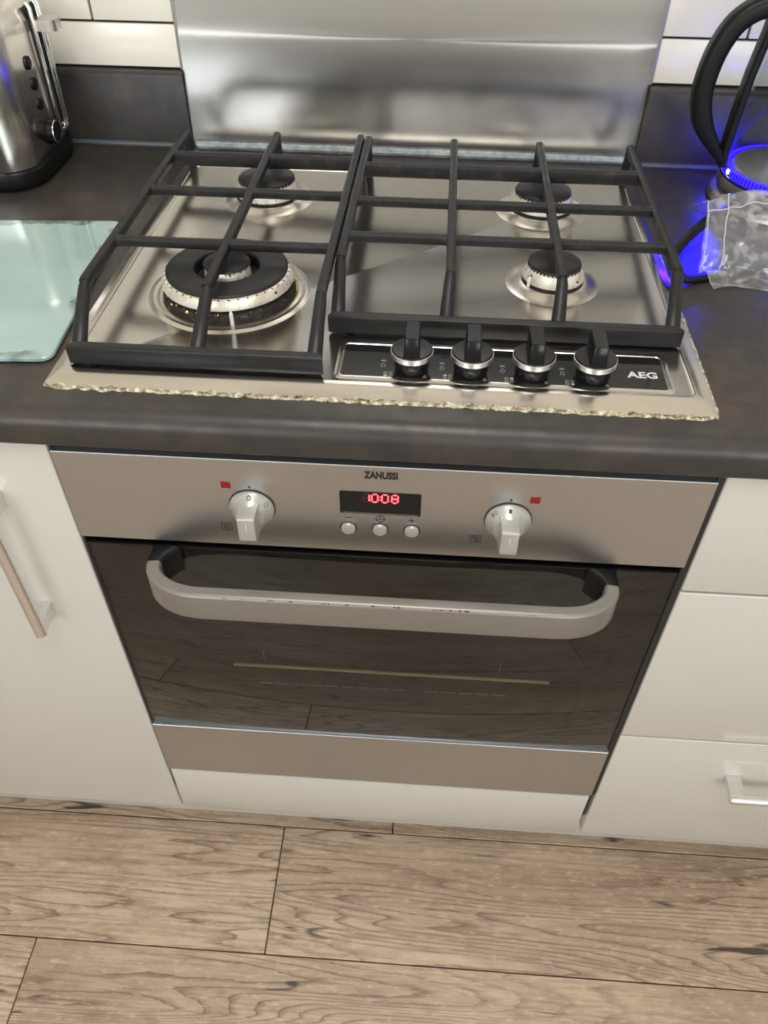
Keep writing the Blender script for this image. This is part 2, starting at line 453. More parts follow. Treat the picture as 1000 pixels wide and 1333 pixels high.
# tiled wall behind the worktop (slightly out of square with the worktop)
wall = thing('wall_back', 'wall of white metro tiles with dark grout', None, (0, WALL_Y, 0), WALL_YAW)
wall['kind'] = 'structure'
del wall['label']; wall['label'] = 'wall of white metro tiles with dark grout'
boxo('backing', -1.72, 1.72, WALL_Y+.008, WALL_Y+.07, -.05, 1.4605, 'grout', wall)
boxo('painted_upper_wall', -1.72, 1.72, WALL_Y+.008, WALL_Y+.07, 1.4605, RZ1, 'cream', wall)
tile_m = {}
def tile(x0, x1, z0, z1):
    g = .0015
    w, h = round(x1-x0-2*g, 4), round(z1-z0-2*g, 4)
    if w < .012 or h < .012: return
    if (w, h) not in tile_m:
        bm = bmesh.new(); box(bm, 0, w, 0, .008, 0, h, .0011, 2)
        bmesh.ops.recalc_face_normals(bm, faces=bm.faces)
        me = bpy.data.meshes.new('tile'); bm.to_mesh(me); bm.free()
        me.materials.append(M['tile']); me.shade_smooth(); me.set_sharp_from_angle(angle=.6); tile_m[(w, h)] = me
    o = bpy.data.objects.new('tile', tile_m[(w, h)]); C.objects.link(o)
    o.parent = wall; o.location = (x0+g, .0015, z0+g)
SPL, SPR = -.3025, .3055
zrow = [1.0075, 1.0605, 1.1605, 1.2605, 1.3605, 1.4605]
for r in range(5):
    z0, z1 = zrow[r], zrow[r+1]
    offs = .4135 if r % 2 else .5030
    x = -offs
    edges = [-offs-.2*k for k in range(6)]
    for e in range(len(edges)):
        b = edges[e]+.2; a = edges[e]
        tile(max(a, -1.6), min(b, SPL-.001), z0, z1)
    edges = [(.4125 if r % 2 else .5060)+.2*k for k in range(-1, 6)]
    for a in edges:
        b = a+.2
        if b > SPR+.002: tile(max(a, SPR+.001), min(b, 1.6), z0, z1)

# splashback panel of brushed steel
spl = thing('splashback', 'tall brushed steel splashback panel behind the gas hob', 'splashback', (0, WALL_Y, .912), WALL_YAW)
# thin sheet that leans back a little below the first tile course and is upright above it
bm = bmesh.new()
fr_ = [(WALL_Y-.0062, .9125), (WALL_Y-.0030, 1.004), (WALL_Y-.0006, 1.075), (WALL_Y+.0006, 1.12), (WALL_Y+.0012, 1.17), (WALL_Y+.0012, 1.72)]
pr = fr_ + [(y+.0022, z) for y, z in fr_[::-1]]
loops(bm, [[(x, y, z) for y, z in pr] for x in (SPL, 0, SPR)])
build('panel', bm, 'splash', spl, 40)
boxo('edge_trim', SPL-.004, SPL+.0012, WALL_Y-.0014, WALL_Y+.0078, 1.0075, 1.722, 'silver_plastic', spl, .001)
boxo('edge_trim', SPR-.0012, SPR+.004, WALL_Y-.0014, WALL_Y+.0078, 1.0075, 1.722, 'silver_plastic', spl, .001)
bm = bmesh.new()
path = []; sc = []
for i in range(61):
    u = i/60; path.append((SPL+.006+(SPR-SPL-.012)*u, WALL_Y-.0095, .9150)); s = 1+.22*noise.noise(Vector((u*22, 3.3, 0))); sc.append((s, s))
sweep(bm, path, circ(.0052, 8), scales=sc)
o = build('sealant_bead', bm, 'silicone', spl); o['label'] = 'pale blue-grey silicone bead'

# ================================================================== CABINETS
ZB, ZT = .1566, .872          # underside and top of the cabinet fronts
XL, XR = -.2998, .3038
# plinth
pl = boxo('baseboard_front', -1.5, 1.6, .066, .084, .0, .150, 'white'); tag(pl, 'white recessed plinth under the cabinets', kind='structure')

def carcass(parent, x0, x1):
    bm = bmesh.new()
    box(bm, x0, x0+.016, .020, .56, .152, .866); box(bm, x1-.016, x1, .020, .56, .152, .866)
    box(bm, x0+.016, x1-.016, .020, .56, .152, .168); box(bm, x0+.016, x1-.016, .548, .56, .168, .866)
    build('carcass', bm, 'carcass', parent)
    for x in (x0+.05, x1-.05):
        for y in (.12, .5):
            bm = bmesh.new(); lathe(bm, [(.022, 0), (.022, .012), (.014, .016), (.014, .152)], (x, y, 0), 14, True, True)
            build('leg', bm, 'black_satin', parent)
def front_panel(name, parent, x0, x1, z0, z1):
    return boxo(name, x0, x1, 0, .018, z0, z1, 'white', parent, .0016, 3)
def bar_handle(parent, a, b, foot_in=.018, vertical=True):
    """T-bar: a,b = (x,z) ends of the bar; block feet reach back to the front"""
    bm = bmesh.new(); Y = -.031
    A, B = Vector((a[0], Y, a[1])), Vector((b[0], Y, b[1]))
    d = (B-A).normalized()
    sweep(bm, [A, A+d*.0015, B-d*.0015, B], circ(.0062, 20), up=(0, -1, 0), scales=[(.8,.8),(1,1),(1,1),(.8,.8)])
    h = build('handle', bm, 'satin', parent); h['label'] = 'satin nickel bar handle'
    for P, s in ((A, 1), (B, -1)):
        Q = P + d*s*.0105
        bm = bmesh.new()
        if vertical: box(bm, Q.x-.005, Q.x+.005, Y, .0, Q.z-.0095, Q.z+.0095, .0006, 1)
        else: box(bm, Q.x-.0095, Q.x+.0095, Y, .0, Q.z-.005, Q.z+.005, .0006, 1)
        build('handle_foot', bm, 'satin', h)
    return h
# left base cabinet
cl = thing('base_cabinet', 'white gloss base cabinet with one tall door and a vertical bar handle', 'cabinet', (-.6, .29, 0))
carcass(cl, -.900, -.3025)
d_ = front_panel('door', cl, -.896, XL, ZB, ZT)
bar_handle(d_, (-.3655, .6245), (-.3655, .8125))
# right drawer unit
cr = thing('drawer_unit', 'white gloss drawer unit with three stacked drawers and horizontal bar handles', 'cabinet', (.6, .29, 0))
carcass(cr, .3065, .902)
for z0, z1, zh in ((ZB, .4362, .352), (.4395, .7155, .632), (.7188, ZT, .806)):
    d_ = front_panel('drawer', cr, XR, .898, z0, z1)
    bar_handle(d_, (.4565, zh), (.745, zh), vertical=False)
# housing round the oven: shelf, filler panel
ch = thing('oven_housing', 'white filler panel of the oven housing below the built-in oven', 'cabinet', (0, .29, 0))
bm = bmesh.new()
box(bm, -.3005, -.2985, .03, .56, .152, .866); box(bm, .3000, .3045, .03, .56, .152, .866)
box(bm, -.2985, .3000, .03, .56, .25, .266); box(bm, -.2985, .3000, .03, .56, .152, .168)
build('carcass', bm, 'gap_dark', ch)
for x in (-.25, .25):
    bm = bmesh.new(); lathe(bm, [(.022, 0), (.022, .012), (.014, .016), (.014, .152)], (x, .3, 0), 14, True, True); build('leg', bm, 'black_satin', ch)
boxo('filler_panel', -.2962, .2962, 0, .018, ZB, .2722, 'white', ch, .0012, 2)

# ================================================================== WORKTOP
bm = bmesh.new()
ytop, yf, zt, zb = .625, -.0065, .911, .8735
prof = [(.625, zt)]
R1 = .017
for k in range(9):
    a = PI/2 + PI/2*k/8
    prof.append((yf+R1+R1*math.cos(a), zt-R1+R1*math.sin(a)))
for k in range(5):
    a = PI + PI/2*k/4
    prof.append((yf+.006+.006*math.cos(a), zb+.006+.006*math.sin(a)))
prof.append((.625, zb))
loops(bm, [[(x, y, z) for y, z in prof] for x in (-1.45, -.5, 0, .5, 1.55)])
wt = build('worktop', bm, 'worktop'); tag(wt, 'dark slate-effect laminate worktop with a rounded front edge', 'worktop')
def upstand(x0, x1, yo, label):
    e = thing('upstand', label, 'upstand', ((x0+x1)/2, WALL_Y, zt), WALL_YAW)
    pv = e.location
    META[e.name]['pivot'] = (0, WALL_Y, zt); e.location = (0, WALL_Y, zt)
    bm = bmesh.new()
    pr = [(WALL_Y+.0075, zt), (WALL_Y+.0075, 1.0065), (yo+.006, 1.0065), (yo+.0025, 1.0055), (yo+.0007, 1.003), (yo, 1.0), (yo, zt)]
    loops(bm, [[(x, y, z) for y, z in pr] for x in (x0, (x0+x1)/2, x1)])
    build('board', bm, 'worktop', e)
    bm = bmesh.new(); path = []; sc = []
    for i in range(50):
        u = i/49; path.append((x0+(x1-x0)*u, yo-.0010, zt+.0030)); s = 1+.2*noise.noise(Vector((u*30, x0, 0))); sc.append((s, s))
    sweep(bm, path, circ(.0040, 8), scales=sc)
    build('sealant_bead', bm, 'silicone_dark', e)
upstand(-1.45, SPL-.0008, WALL_Y-.011, 'dark slate upstand strip behind the steel toaster')
upstand(SPR+.0008, 1.55, WALL_Y-.020, 'dark slate upstand strip behind the glass kettle')

# ================================================================== HOB
HY = -.0075
hob = thing('gas_hob', 'stainless steel four-burner gas hob with a black glass control strip', 'hob', (-.004, .287, zt), HY)
HX0, HX1, HF, HB = -.3015, .2935, .0322, .5422
HZ = .9155
bm = bmesh.new()
def ring(ins, z, r, ins_f=None):
    f = ins if ins_f is None else ins_f
    return [(x, y, z) for x, y in rrect(HX0+ins, HX1-ins, HF+f, HB-ins, r, 6)]
R_ = [ring(.001, zt, .004), ring(0, zt+.0008, .005), ring(.0008, zt+.0017, .005),
      ring(.0085, HZ-.0004, .006, .0165), ring(.0095, HZ, .006, .0178),
      ring(.0155, HZ, .008, .0235), ring(.0160, HZ-.0007, .008, .0240), ring(.0168, HZ-.0010, .008, .0248)]
loops(bm, R_, True, True)
plate = build('plate', bm, 'hob', hob, 28)
HZ2 = HZ-.001
# crumbling sealant along the front and right edge
def sealant(p0, p1, n, w, parent, h=.0022, seed=0):
    bm = bmesh.new(); P0, P1 = Vector(p0), Vector(p1); d = (P1-P0).normalized(); out = Vector((d.y, -d.x, 0))
    rings = []
    for i in range(n+1):
        u = i/n; p = P0.lerp(P1, u)
        ww = w*(.62+.65*abs(noise.noise(Vector((u*17+seed, 1, 0))))+.5*noise.noise(Vector((u*70, seed, 2))))
        hh = h*(.8+.35*noise.noise(Vector((u*60, 5, seed))))
        e = min(1, u*40, (1-u)*40); ww = max(.0006, ww*e)
        rings.append([tuple(p-out*.003), tuple(p-out*.003+Vector((0,0,hh))), tuple(p+out*ww*.55+Vector((0,0,hh))), tuple(p+out*ww+Vector((0,0,hh*.35))), tuple(p+out*ww)])
    loops(bm, rings)
    o = build('sealant_bead', bm, 'crumbly', parent, 30); o['label'] = 'crumbling cream sealant bead'
    return o
sealant((HX0+.001, HF, zt), (HX1-.001, HF, zt), 220, .0046, hob, seed=1)
sealant((HX1, HF+.004, zt), (HX1, HB-.2, zt), 90, .0022, hob, .0016, seed=4)

# control strip
def panel_loops(rings):
    b = bmesh.new()
    loops(b, [[(x, y, z) for x, y in rrect(-.0378+i, .2556-i, .0652+i, .1172-i, r, 5)] for i, z, r in rings], True, True)
    return b
cp = build('control_panel', panel_loops(((-.0060, HZ2-.0002, .008), (-.0055, HZ2+.0001, .008), (-.0010, HZ2+.0009, .0045), (-.0004, HZ2+.0009, .004), (.0004, HZ2+.0002, .0035))), 'hob', hob)
gl = build('panel_glass', panel_loops(((.0005, HZ2-.0001, .0033), (.0005, HZ2+.00035, .0033))), 'black_glass', cp)
GZ = HZ2+.0004
text('lettering', 'AEG', .0098, .0272, (.2352, .0873, GZ), (1,0,0), (0,1,0), 'print_light', cp, offset=.028)
def ringmark(bm, x, y, r, w=.00028, n=14, z=GZ, filled=False):
    V0 = [bm.verts.new((x+(r+w)*math.cos(2*PI*k/n), y+(r+w)*math.sin(2*PI*k/n), z+.0001)) for k in range(n)]
    if filled: bm.faces.new(V0); return
    V1 = [bm.verts.new((x+(r-w)*math.cos(2*PI*k/n), y+(r-w)*math.sin(2*PI*k/n), z+.0001)) for k in range(n)]
    for k in range(n): bm.faces.new((V0[k], V0[(k+1)%n], V1[(k+1)%n], V1[k]))
def lineq(bm, a, b, w=.00025, z=GZ):
    a, b = Vector((a[0], a[1], z+.0001)), Vector((b[0], b[1], z+.0001)); d = (b-a).normalized(); s = Vector((-d.y, d.x, 0))*w
    bm.faces.new([bm.verts.new(q) for q in (a-s, b-s, b+s, a+s)])
KX = (.0262, .0802, .1354, .1895); KY = .0815
lit = ((0,0), (0,1), (1,1), (1,0))
for k, kx in enumerate(KX):
    bm = bmesh.new()
    ox, oy = kx-.0262, .0853                       # flame symbol with spark
    lineq(bm, (ox-.0013, oy-.0005), (ox-.002, oy-.003)); lineq(bm, (ox+.0013, oy-.0005), (ox+.002, oy-.003)); lineq(bm, (ox-.0013, oy-.0005), (ox, oy+.0018)); lineq(bm, (ox, oy+.0018), (ox+.0013, oy-.0005)); lineq(bm, (ox-.002, oy-.003), (ox, oy-.0044)); lineq(bm, (ox, oy-.0044), (ox+.002, oy-.003))
    oy += .0052
    for a, b in (((-.002, .002), (.002, -.001)), ((-.002, -.001), (.002, .002)), ((0, -.001), (0, .0025)), ((-.0028, .0005), (.0028, .0005))): lineq(bm, (ox+a[0], oy+a[1]), (ox+b[0], oy+b[1]), .0002)
    build('flame_symbol', bm, 'print_grey', cp, 0)['kind'] = 'stuff'; bm = bmesh.new()
    for i in (0, 1):                               # four-burner position symbol
        for j in (0, 1):
            ringmark(bm, kx-.0232+i*.0048, .0678+j*.0042, .0015, filled=(i, j) == lit[k])
    lineq(bm, (kx+.011, .0668), (kx+.0124, .0705)); lineq(bm, (kx+.0124, .0705), (kx+.0138, .0668)); lineq(bm, (kx+.011, .0668), (kx+.0138, .0668))
    build('burner_symbol', bm, 'print_grey', cp, 0)['kind'] = 'stuff'
# hob knobs
for kx in KX:
    c = (kx, KY, 0)
    bm = bmesh.new()
    lathe(bm, [(.0150, GZ-.0004), (.0158, GZ+.006), (.0166, .9292), (.0186, .9296), (.0188, .9345), (.0187, .9352), (.0178, .9362), (.004, .9366)], c, 48, True, True)
    kn = build('control_knob', bm, 'black_gloss', hob)
    bm = bmesh.new()
    lathe(bm, [(.0184, .9294), (.0192, .9297), (.0192, .9346), (.0184, .9349)], c, 48)
    build('knob_band', bm, 'satin', kn)['label'] = 'satin steel band'
    bm = bmesh.new(); rg = []
    for z, w, y0, y1 in ((.936, .0148, -.0172, .0162), (.943, .0136, -.0164, .0156), (.9535, .0126, -.0152, .0146), (.9549, .0114, -.0142, .0136)):
        rg.append([(kx+a, KY+b, z) for a, b in rrect(-w/2, w/2, y0, y1, .0016, 3)])
    loops(bm, rg); build('knob_grip', bm, 'black_gloss', kn)

# burners --------------------------------------------------------
def holes(bm, c, r, z, n, w, h, d=.0008):
    for k in range(n):
        a = 2*PI*k/n; dirv = Vector((math.cos(a), math.sin(a), 0)); t_ = Vector((-dirv.y, dirv.x, 0))
        p = Vector((c[0], c[1], z)) + dirv*r
        f = [p-t_*w-Vector((0,0,h)), p+t_*w-Vector((0,0,h)), p+t_*w+Vector((0,0,h)), p-t_*w+Vector((0,0,h))]
        V = [bm.verts.new(q+dirv*d) for q in f]; W = [bm.verts.new(q-dirv*.002) for q in f]
        bm.faces.new(V)
        for i in range(4): bm.faces.new((V[i], V[(i+1)%4], W[(i+1)%4], W[i]))
def pins(parent, c, r, a_ign, a_thermo, z0, z1, part):
    p = (c[0]+r*math.cos(a_ign), c[1]+r*math.sin(a_ign), 0)
    bm = bmesh.new(); lathe(bm, [(.0020, z0), (.0020, z1-.003), (.0014, z1-.001), (.0008, z1)], p, 12, True, True); build('igniter', bm, 'ceramic', part)
    p = (c[0]+r*math.cos(a_thermo), c[1]+r*math.sin(a_thermo), 0)
    bm = bmesh.new(); lathe(bm, [(.0017, z0), (.0017, z1-.006), (.0012, z1-.005), (.0012, z1-.0005), (.0006, z1)], p, 12, True, True); build('thermocouple', bm, 'brass', part)
def burner(x, y, r, zc, a_ign, a_th, name='burner'):
    c = (x, y, 0)
    bm = bmesh.new()     # pressed steel dome with base ring
    lathe(bm, [(r+.0225, HZ2-.0001), (r+.0200, HZ2+.0003), (r+.0165, HZ2+.0013), (r+.0125, HZ2+.0034), (r+.0090, HZ2+.0050), (r+.0068, HZ2+.0056), (r+.0050, HZ2+.0054), (r-.004, HZ2+.0052)], c, 64, False, True)
    b = build(name, bm, 'dome', hob)
    bm = bmesh.new(); lathe(bm, [(r+.003, HZ2+.0048), (r+.0048, HZ2+.0060), (r+.0044, HZ2+.0080), (r, HZ2+.0086)], c, 56, False, True); build('base_ring', bm, 'burnt', b)
    bm = bmesh.new(); lathe(bm, [(r+.0025, HZ2+.0082), (r+.0052, HZ2+.0088), (r+.0054, HZ2+.0112), (r+.0010, zc-.0048), (r-.002, zc-.0036), (r-.004, zc-.003)], c, 64, False, True)
    cr_ = build('flame_crown', bm, 'crown', b)
    bm = bmesh.new(); holes(bm, c, r+.0004, zc-.0048, 40, .0006, .0014, .0005); build('flame_port', bm, 'burnt', cr_)
    bm = bmesh.new(); lathe(bm, [(r-.003, zc-.0030), (r, zc-.0026), (r+.0006, zc-.0016), (r, zc-.0005), (r-.002, zc), (r*.5, zc+.0004), (.001, zc+.0005)], c, 64, True, True); build('burner_cap', bm, 'enamel', b)
    pins(b, c, r+.0046, a_ign, a_th, HZ2+.004, zc-.009, b)
    return b
burner(-.1690, .4355, .0337, .9420, 2.6, -.4)
burner(.1663, .4298, .0327, .9410, 2.75, .2)
burner(.1662, .2510, .0270, .9395, 3.75, .4)
# wok burner: annular crown with a small centre cap
c = (-.1680, .2060, 0)
bm = bmesh.new()
lathe(bm, [(.0835, HZ2-.0001), (.0815, HZ2+.0004), (.0795, HZ2+.0013), (.0775, HZ2+.0014), (.0755, HZ2+.0007), (.0735, HZ2+.0009), (.0710, HZ2+.0016), (.0690, HZ2+.0012), (.066, HZ2+.0004), (.05, HZ2+.0002)], c, 80, False, True)
wb = build('wok_burner', bm, 'dome', hob)
bm = bmesh.new(); lathe(bm, [(.0680, HZ2+.0004), (.0676, HZ2+.0050), (.0640, HZ2+.0110), (.058, HZ2+.0138), (.02, HZ2+.0138)], c, 64, False, True); build('base_ring', bm, 'burnt', wb)
bm = bmesh.new(); lathe(bm, [(.056, .9280), (.0655, .9284), (.0670, .9296), (.0666, .9335), (.0636, .9388), (.060, .940), (.058, .940)], c, 88, False, False); wc = build('flame_crown', bm, 'crown', wb)
bm = bmesh.new(); holes(bm, c, .0632, .9380, 42, .0006, .0013, .0006); build('flame_port', bm, 'burnt', wc)
bm = bmesh.new(); lathe(bm, [(.0325, .929), (.0325, .9415), (.0340, .9432), (.057, .9434), (.0600, .9428), (.0617, .9414), (.0617, .9402), (.058, .9396)], c, 88); build('burner_cap', bm, 'enamel', wb)['label'] = 'black annular burner cap'
bm = bmesh.new(); lathe(bm, [(.0335, .9310), (.02, .9295), (.001, .9295)], c, 48, False, True); build('burner_well', bm, 'burnt', wb)
bm = bmesh.new(); lathe(bm, [(.0235, .9295), (.0238, .9340), (.0222, .9440), (.0215, .945), (.001, .945)], c, 56, False, True); w2 = build('inner_crown', bm, 'crown', wb)
bm = bmesh.new(); holes(bm, c, .0222, .9438, 18, .0005, .0012, .0005); build('flame_port', bm, 'burnt', w2)
bm = bmesh.new(); lathe(bm, [(.0218, .9448), (.0236, .9452), (.0240, .9462), (.0232, .9472), (.018, .9477), (.001, .9478)], c, 56, True, True); build('burner_cap', bm, 'enamel', wb)
pins(wb, c, .0692, -1.33, .05, HZ2+.001, .9305, wb)
for k in range(26):    # burnt crumbs on the base ring
    a = random.uniform(-2.6, .4); rr = random.uniform(.060, .0675); s = random.uniform(.0006, .0016)
    bm = bmesh.new(); bmesh.ops.create_icosphere(bm, subdivisions=1, radius=s, matrix=Matrix.Translation((c[0]+rr*math.cos(a), c[1]+rr*math.sin(a), HZ2+.0095)))
    for v in bm.verts: v.co += Vector((random.uniform(-1,1), random.uniform(-1,1), random.uniform(-1,1)))*s*.4
    build('crumb', bm, random.choice(['burnt', 'brass', 'brass']), wb, 0)

# ================================================================== PAN SUPPORTS
def pan_support(label, rails, bots, yfront, yrear, crosses, bends, legs, yaw=HY):
    e = thing('pan_support', label, 'pan support', (-.004, .287, HZ2), yaw, None)
    ztop = .9655; w = .0090; h = .0115
    sec = rsec(w, h, .0028, 3)
    x0, x1 = bots[0], bots[-1]
    # front rail
    bm = bmesh.new()
    sweep(bm, [(x0-.0056, yfront+.0066, .9250), (x0-.0050, yfront+.0062, .9250), (x1+.0050, yfront+.0062, .9250), (x1+.0056, yfront+.0066, .9250)], rsec(.0110, .0190, .0022, 3))
    build('front_rail', bm, 'iron_front', e)
    for x in (x0+.012, x1-.012):
        bm = bmesh.new(); lathe(bm, [(.0035, HZ2), (.0035, .921)], (x, yfront+.0075, 0), 12, True, True); build('foot', bm, 'black_satin', e)
    for i, x in enumerate(rails):
        yb = bends[i]
        xb = bots[i]; xm = (x+xb)/2
        path = [(x, yrear+.001, ztop-h/2-.002), (x, yrear-.004, ztop-h/2), (x, yb+.006, ztop-h/2), (x, yb, ztop-h/2-.0012)]
        scl = [(.7, .7), (1, 1), (1, 1), (1.02, 1)]
        bm = bmesh.new(); sweep(bm, path, sec, scales=scl)
        build('finger_bar', bm, 'iron', e)
        bm = bmesh.new()
        P = [(x, yb+.0035, ztop-h/2-.0004), (x, yb-.004, ztop-h/2-.005), (xm, (yb+yfront)/2+.004, .9430), (xb, yfront+.012, .9290), (xb, yfront+.005, .9215)]
        sweep(bm, P, rsec(w*1.15, h, .0050, 5), scales=[(.92, 1), (1.08, 1), (1.18, 1.05), (1.35, 1.1), (1.6, 1)])
        build('front_leg', bm, 'iron_front', e)
        if legs[i]:
            bm = bmesh.new()
            sweep(bm, [(x, yrear-.0045, ztop-.004), (x, yrear-.003, .945), (x, yrear+.001, .928), (x, yrear+.001, HZ2)], rsec(.0085, .012, .0022, 2), up=(0, 1, 0), scales=[(.9, .7), (1, .85), (1, 1), (1, 1)])
            build('rear_leg', bm, 'iron', e)
    for j, yc in enumerate(crosses):
        hh = .0160 if j == 0 else .0098
        for a, b in zip(rails[:-1], rails[1:]):
            bm = bmesh.new(); zc = ztop-.0012-hh/2
            p0, p1 = a+.002, b-.002
            sweep(bm, [(p0, yc, zc), (p0+.007, yc, zc), (p1-.007, yc, zc), (p1, yc, zc)], rsec(.0088, hh, .0026, 3), scales=[(1.5, 1.02), (1, 1), (1, 1), (1.5, 1.02)])
            build('cross_bar', bm, 'iron', e)
    return e
pan_support('black cast iron pan support over the wok burner, three finger bars wide', (-.2845, -.1680, -.0610), (-.2770, -.1680, -.0610), .0600, .5200, (.4445, .3430, .2175), (.1300, .1290, .1270), (1, 1, 1))
pan_support('black cast iron pan support behind the knobs, four finger bars wide', (-.0505, .0575, .1640, .2760), (-.0480, .0560, .1620, .2690), .1320, .5160, (.4310, .3335, .2475), (.1975, .1745, .1745, .1975), (1, 0, 1, 1))

# ================================================================== OVEN
ov = thing('oven', 'built-in single electric oven with steel fascia, black glass door and grey handle', 'oven', (0, .29, .266))
W = .297
# body inside the housing
bm = bmesh.new()
box(bm, -.28, .28, .045, .53, .268, .285); box(bm, -.28, .28, .045, .53, .84, .855)
box(bm, -.28, -.265, .045, .53, .285, .84); box(bm, .265, .28, .045, .53, .285, .84); box(bm, -.265, .265, .52, .53, .285, .84)
box(bm, -.2975, .2975, .030, .0445, .744, .866); box(bm, -.2975, -.265, .030, .0445, .275, .744); box(bm, .265, .2975, .030, .0445, .275, .744); box(bm, -.265, .265, .030, .0445, .275, .30); 
build('oven_body', bm, 'gap_dark', ov)
for xa, xb in ((-.2994, -.2966), (.2966, .3034)):
    boxo('gap_shade_strip', xa, xb, .0025, .0298, .2735, .8705, 'gap_dark', ov)  # dark strips set into the side gaps to imitate their shade
boxo('top_trim', -.2966, .2966, .0060, .0298, .8662, .8725, 'gap_dark', ov)
# fascia
FZ0, FZ1 = .7545, .8655
bm = bmesh.new(); FY = -.0015
pr = [(FY+.020, FZ0), (FY+.0006, FZ0), (FY, FZ0+.0006), (FY, FZ1-.0007), (FY+.0006, FZ1), (FY+.020, FZ1)]
loops(bm, [[(x, y, z) for y, z in pr] for x in (-W, -W+.0008, 0, W-.0008, W)])
fa = build('fascia', bm, 'fascia', ov, 25)
text('lettering', 'ZANUSSI', .0088, .0305, (.0025, FY-.0001, .8555), (1,0,0), (0,0,1), 'print_black', fa, offset=.05)
# display
dsp = build('display', (lambda b: (loops(b, [[(x, y, z) for x, z in rrect(-.0356+i, .0398-i, .8066+i, .8345-i, .0018, 4)] for i, y in ((0, FY+.001), (0, FY-.0006), (.0010, FY-.0009), (.0014, FY-.0003))]), b)[1])(bmesh.new()), 'black_gloss', ov)
dg_y = FY-.0006
SEG = {'1': 'bc', '0': 'abcdef', '8': 'abcdefg'}
def seg_polys(ch, x, z, w, h, t=.0011, sl=.03):
    P = {'a': ((t, h), (w-t, h)), 'b': ((w, h-t), (w, h/2+t*.4)), 'c': ((w, h/2-t*.4), (w, t)), 'd': ((t, 0), (w-t, 0)), 'e': ((0, h/2-t*.4), (0, t)), 'f': ((0, h-t), (0, h/2+t*.4)), 'g': ((t, h/2), (w-t, h/2))}
    out = []
    for s in ch:
        (ax, az), (bx, bz) = P[s]
        out.append(((x+ax+az*sl, z+az), (x+bx+bz*sl, z+bz)))
    return out
def seg_mesh(name, segs, m, parent, wd=.00075):
    bm = bmesh.new()
    for a, b in segs:
        A, B = Vector((a[0], 0, a[1])), Vector((b[0], 0, b[1])); d = (B-A).normalized(); s = Vector((-d.z, 0, d.x))*wd
        pts = [A-d*wd*.5, A+s+d*wd*.4, B+s-d*wd*.4, B+d*wd*.5, B-s-d*wd*.4, A-s+d*wd*.4]
        loops(bm, [[(p.x, dg_y+dy, p.z) for p in pts] for dy in (.0004, -.0001)])
    return build(name, bm, m, parent, 0)
dx = [-.0138, -.0059, .0035, .0126]; dz, dw, dh = .8225, .0056, .0098
seg_mesh('unlit_digit', seg_polys('adefg', dx[0], dz, dw, dh), 'digit_off', dsp)
for k, chr_ in enumerate('1008'):
    o = seg_mesh('lit_digit', seg_polys(SEG[chr_], dx[k], dz, dw, dh), 'digit', dsp)
    if chr_ == '0': seg_mesh('unlit_digit', seg_polys('g', dx[k], dz, dw, dh), 'digit_off', dsp)
seg_mesh('lit_colon', [((.0017, dz+.0028), (.00185, dz+.0036)), ((.0021, dz+.0062), (.00225, dz+.0070))], 'digit', dsp, .0006)
# buttons and their marks
for bx_ in (-.0283, .0020, .0322):
    bm = bmesh.new()
    rot = lambda r, d, n=32: [(bx_+r*math.cos(2*PI*k/n), FY-d, .7870+r*math.sin(2*PI*k/n)) for k in range(n)]
    loops(bm, [rot(.0081, -.0005), rot(.0081, .0004), rot(.0074, .0006), rot(.0073, .0001)]); bs = build('button_surround', bm, 'gap_dark', ov)
    bm = bmesh.new(); loops(bm, [rot(.0069, -.0005), rot(.0069, .0022), rot(.0062, .0032), rot(.003, .0036)]); build('button', bm, 'silver_plastic', bs)
def mark(bm, x0, x1, z0, z1): box(bm, x0, x1, FY-.00025, FY+.0002, z0, z1)
rotc = lambda x, z, r, d, n=24: [(x+r*math.cos(2*PI*k/n), FY-d, z+r*math.sin(2*PI*k/n)) for k in range(n)]
def flat_ring(bm, x, z, r, w): loops(bm, [rotc(x, z, r-w, .0001), rotc(x, z, r-w, .0003), rotc(x, z, r, .0003), rotc(x, z, r, .0001)], False, False)
def frame(bm, x, z, w, h, t=.0006):
    mark(bm, x-w, x+w, z-h, z-h+t); mark(bm, x-w, x+w, z+h-t, z+h); mark(bm, x-w, x-w+t, z-h, z+h); mark(bm, x+w-t, x+w, z-h, z+h)
def symbol(name, f):
    bm = bmesh.new(); f(bm); o = build(name, bm, 'print_black', fa, 0)
symbol('minus_symbol', lambda b: mark(b, -.0313, -.0247, .8000, .8007))
symbol('plus_symbol', lambda b: (mark(b, .0284, .0350, .7999, .8006), mark(b, .0313, .0321, .7970, .8035)))
symbol('clock_symbol', lambda b: (flat_ring(b, .0022, .8004, .0044, .0007), mark(b, .0019, .0025, .8004, .8046), mark(b, -.0022, .0066, .7998, .8004)))
symbol('symbol_frame', lambda b: frame(b, -.1468, .7795, .0052, .0046))
symbol('oven_symbol', lambda b: flat_ring(b, -.1468, .7795, .0026, .0009))
symbol('symbol_frame', lambda b: frame(b, .0934, .7800, .0052, .0046))
symbol('degree_symbol', lambda b: flat_ring(b, .0908, .7825, .0014, .0006))
for x in (-.1190, .1212): symbol('dial_dot', lambda b: mark(b, x-.0011, x+.0011, .8320, .8342))
text('lettering', 'C', .0056, .0046, (.0946, FY-.0001, .7797), (1,0,0), (0,0,1), 'print_black', fa, offset=.03)
for x in (-.1408, .1428):
    boxo('indicator_lamp', x-.0046, x+.0046, FY-.0008, FY+.002, .8308, .8386, 'red_lens', ov, .0006)
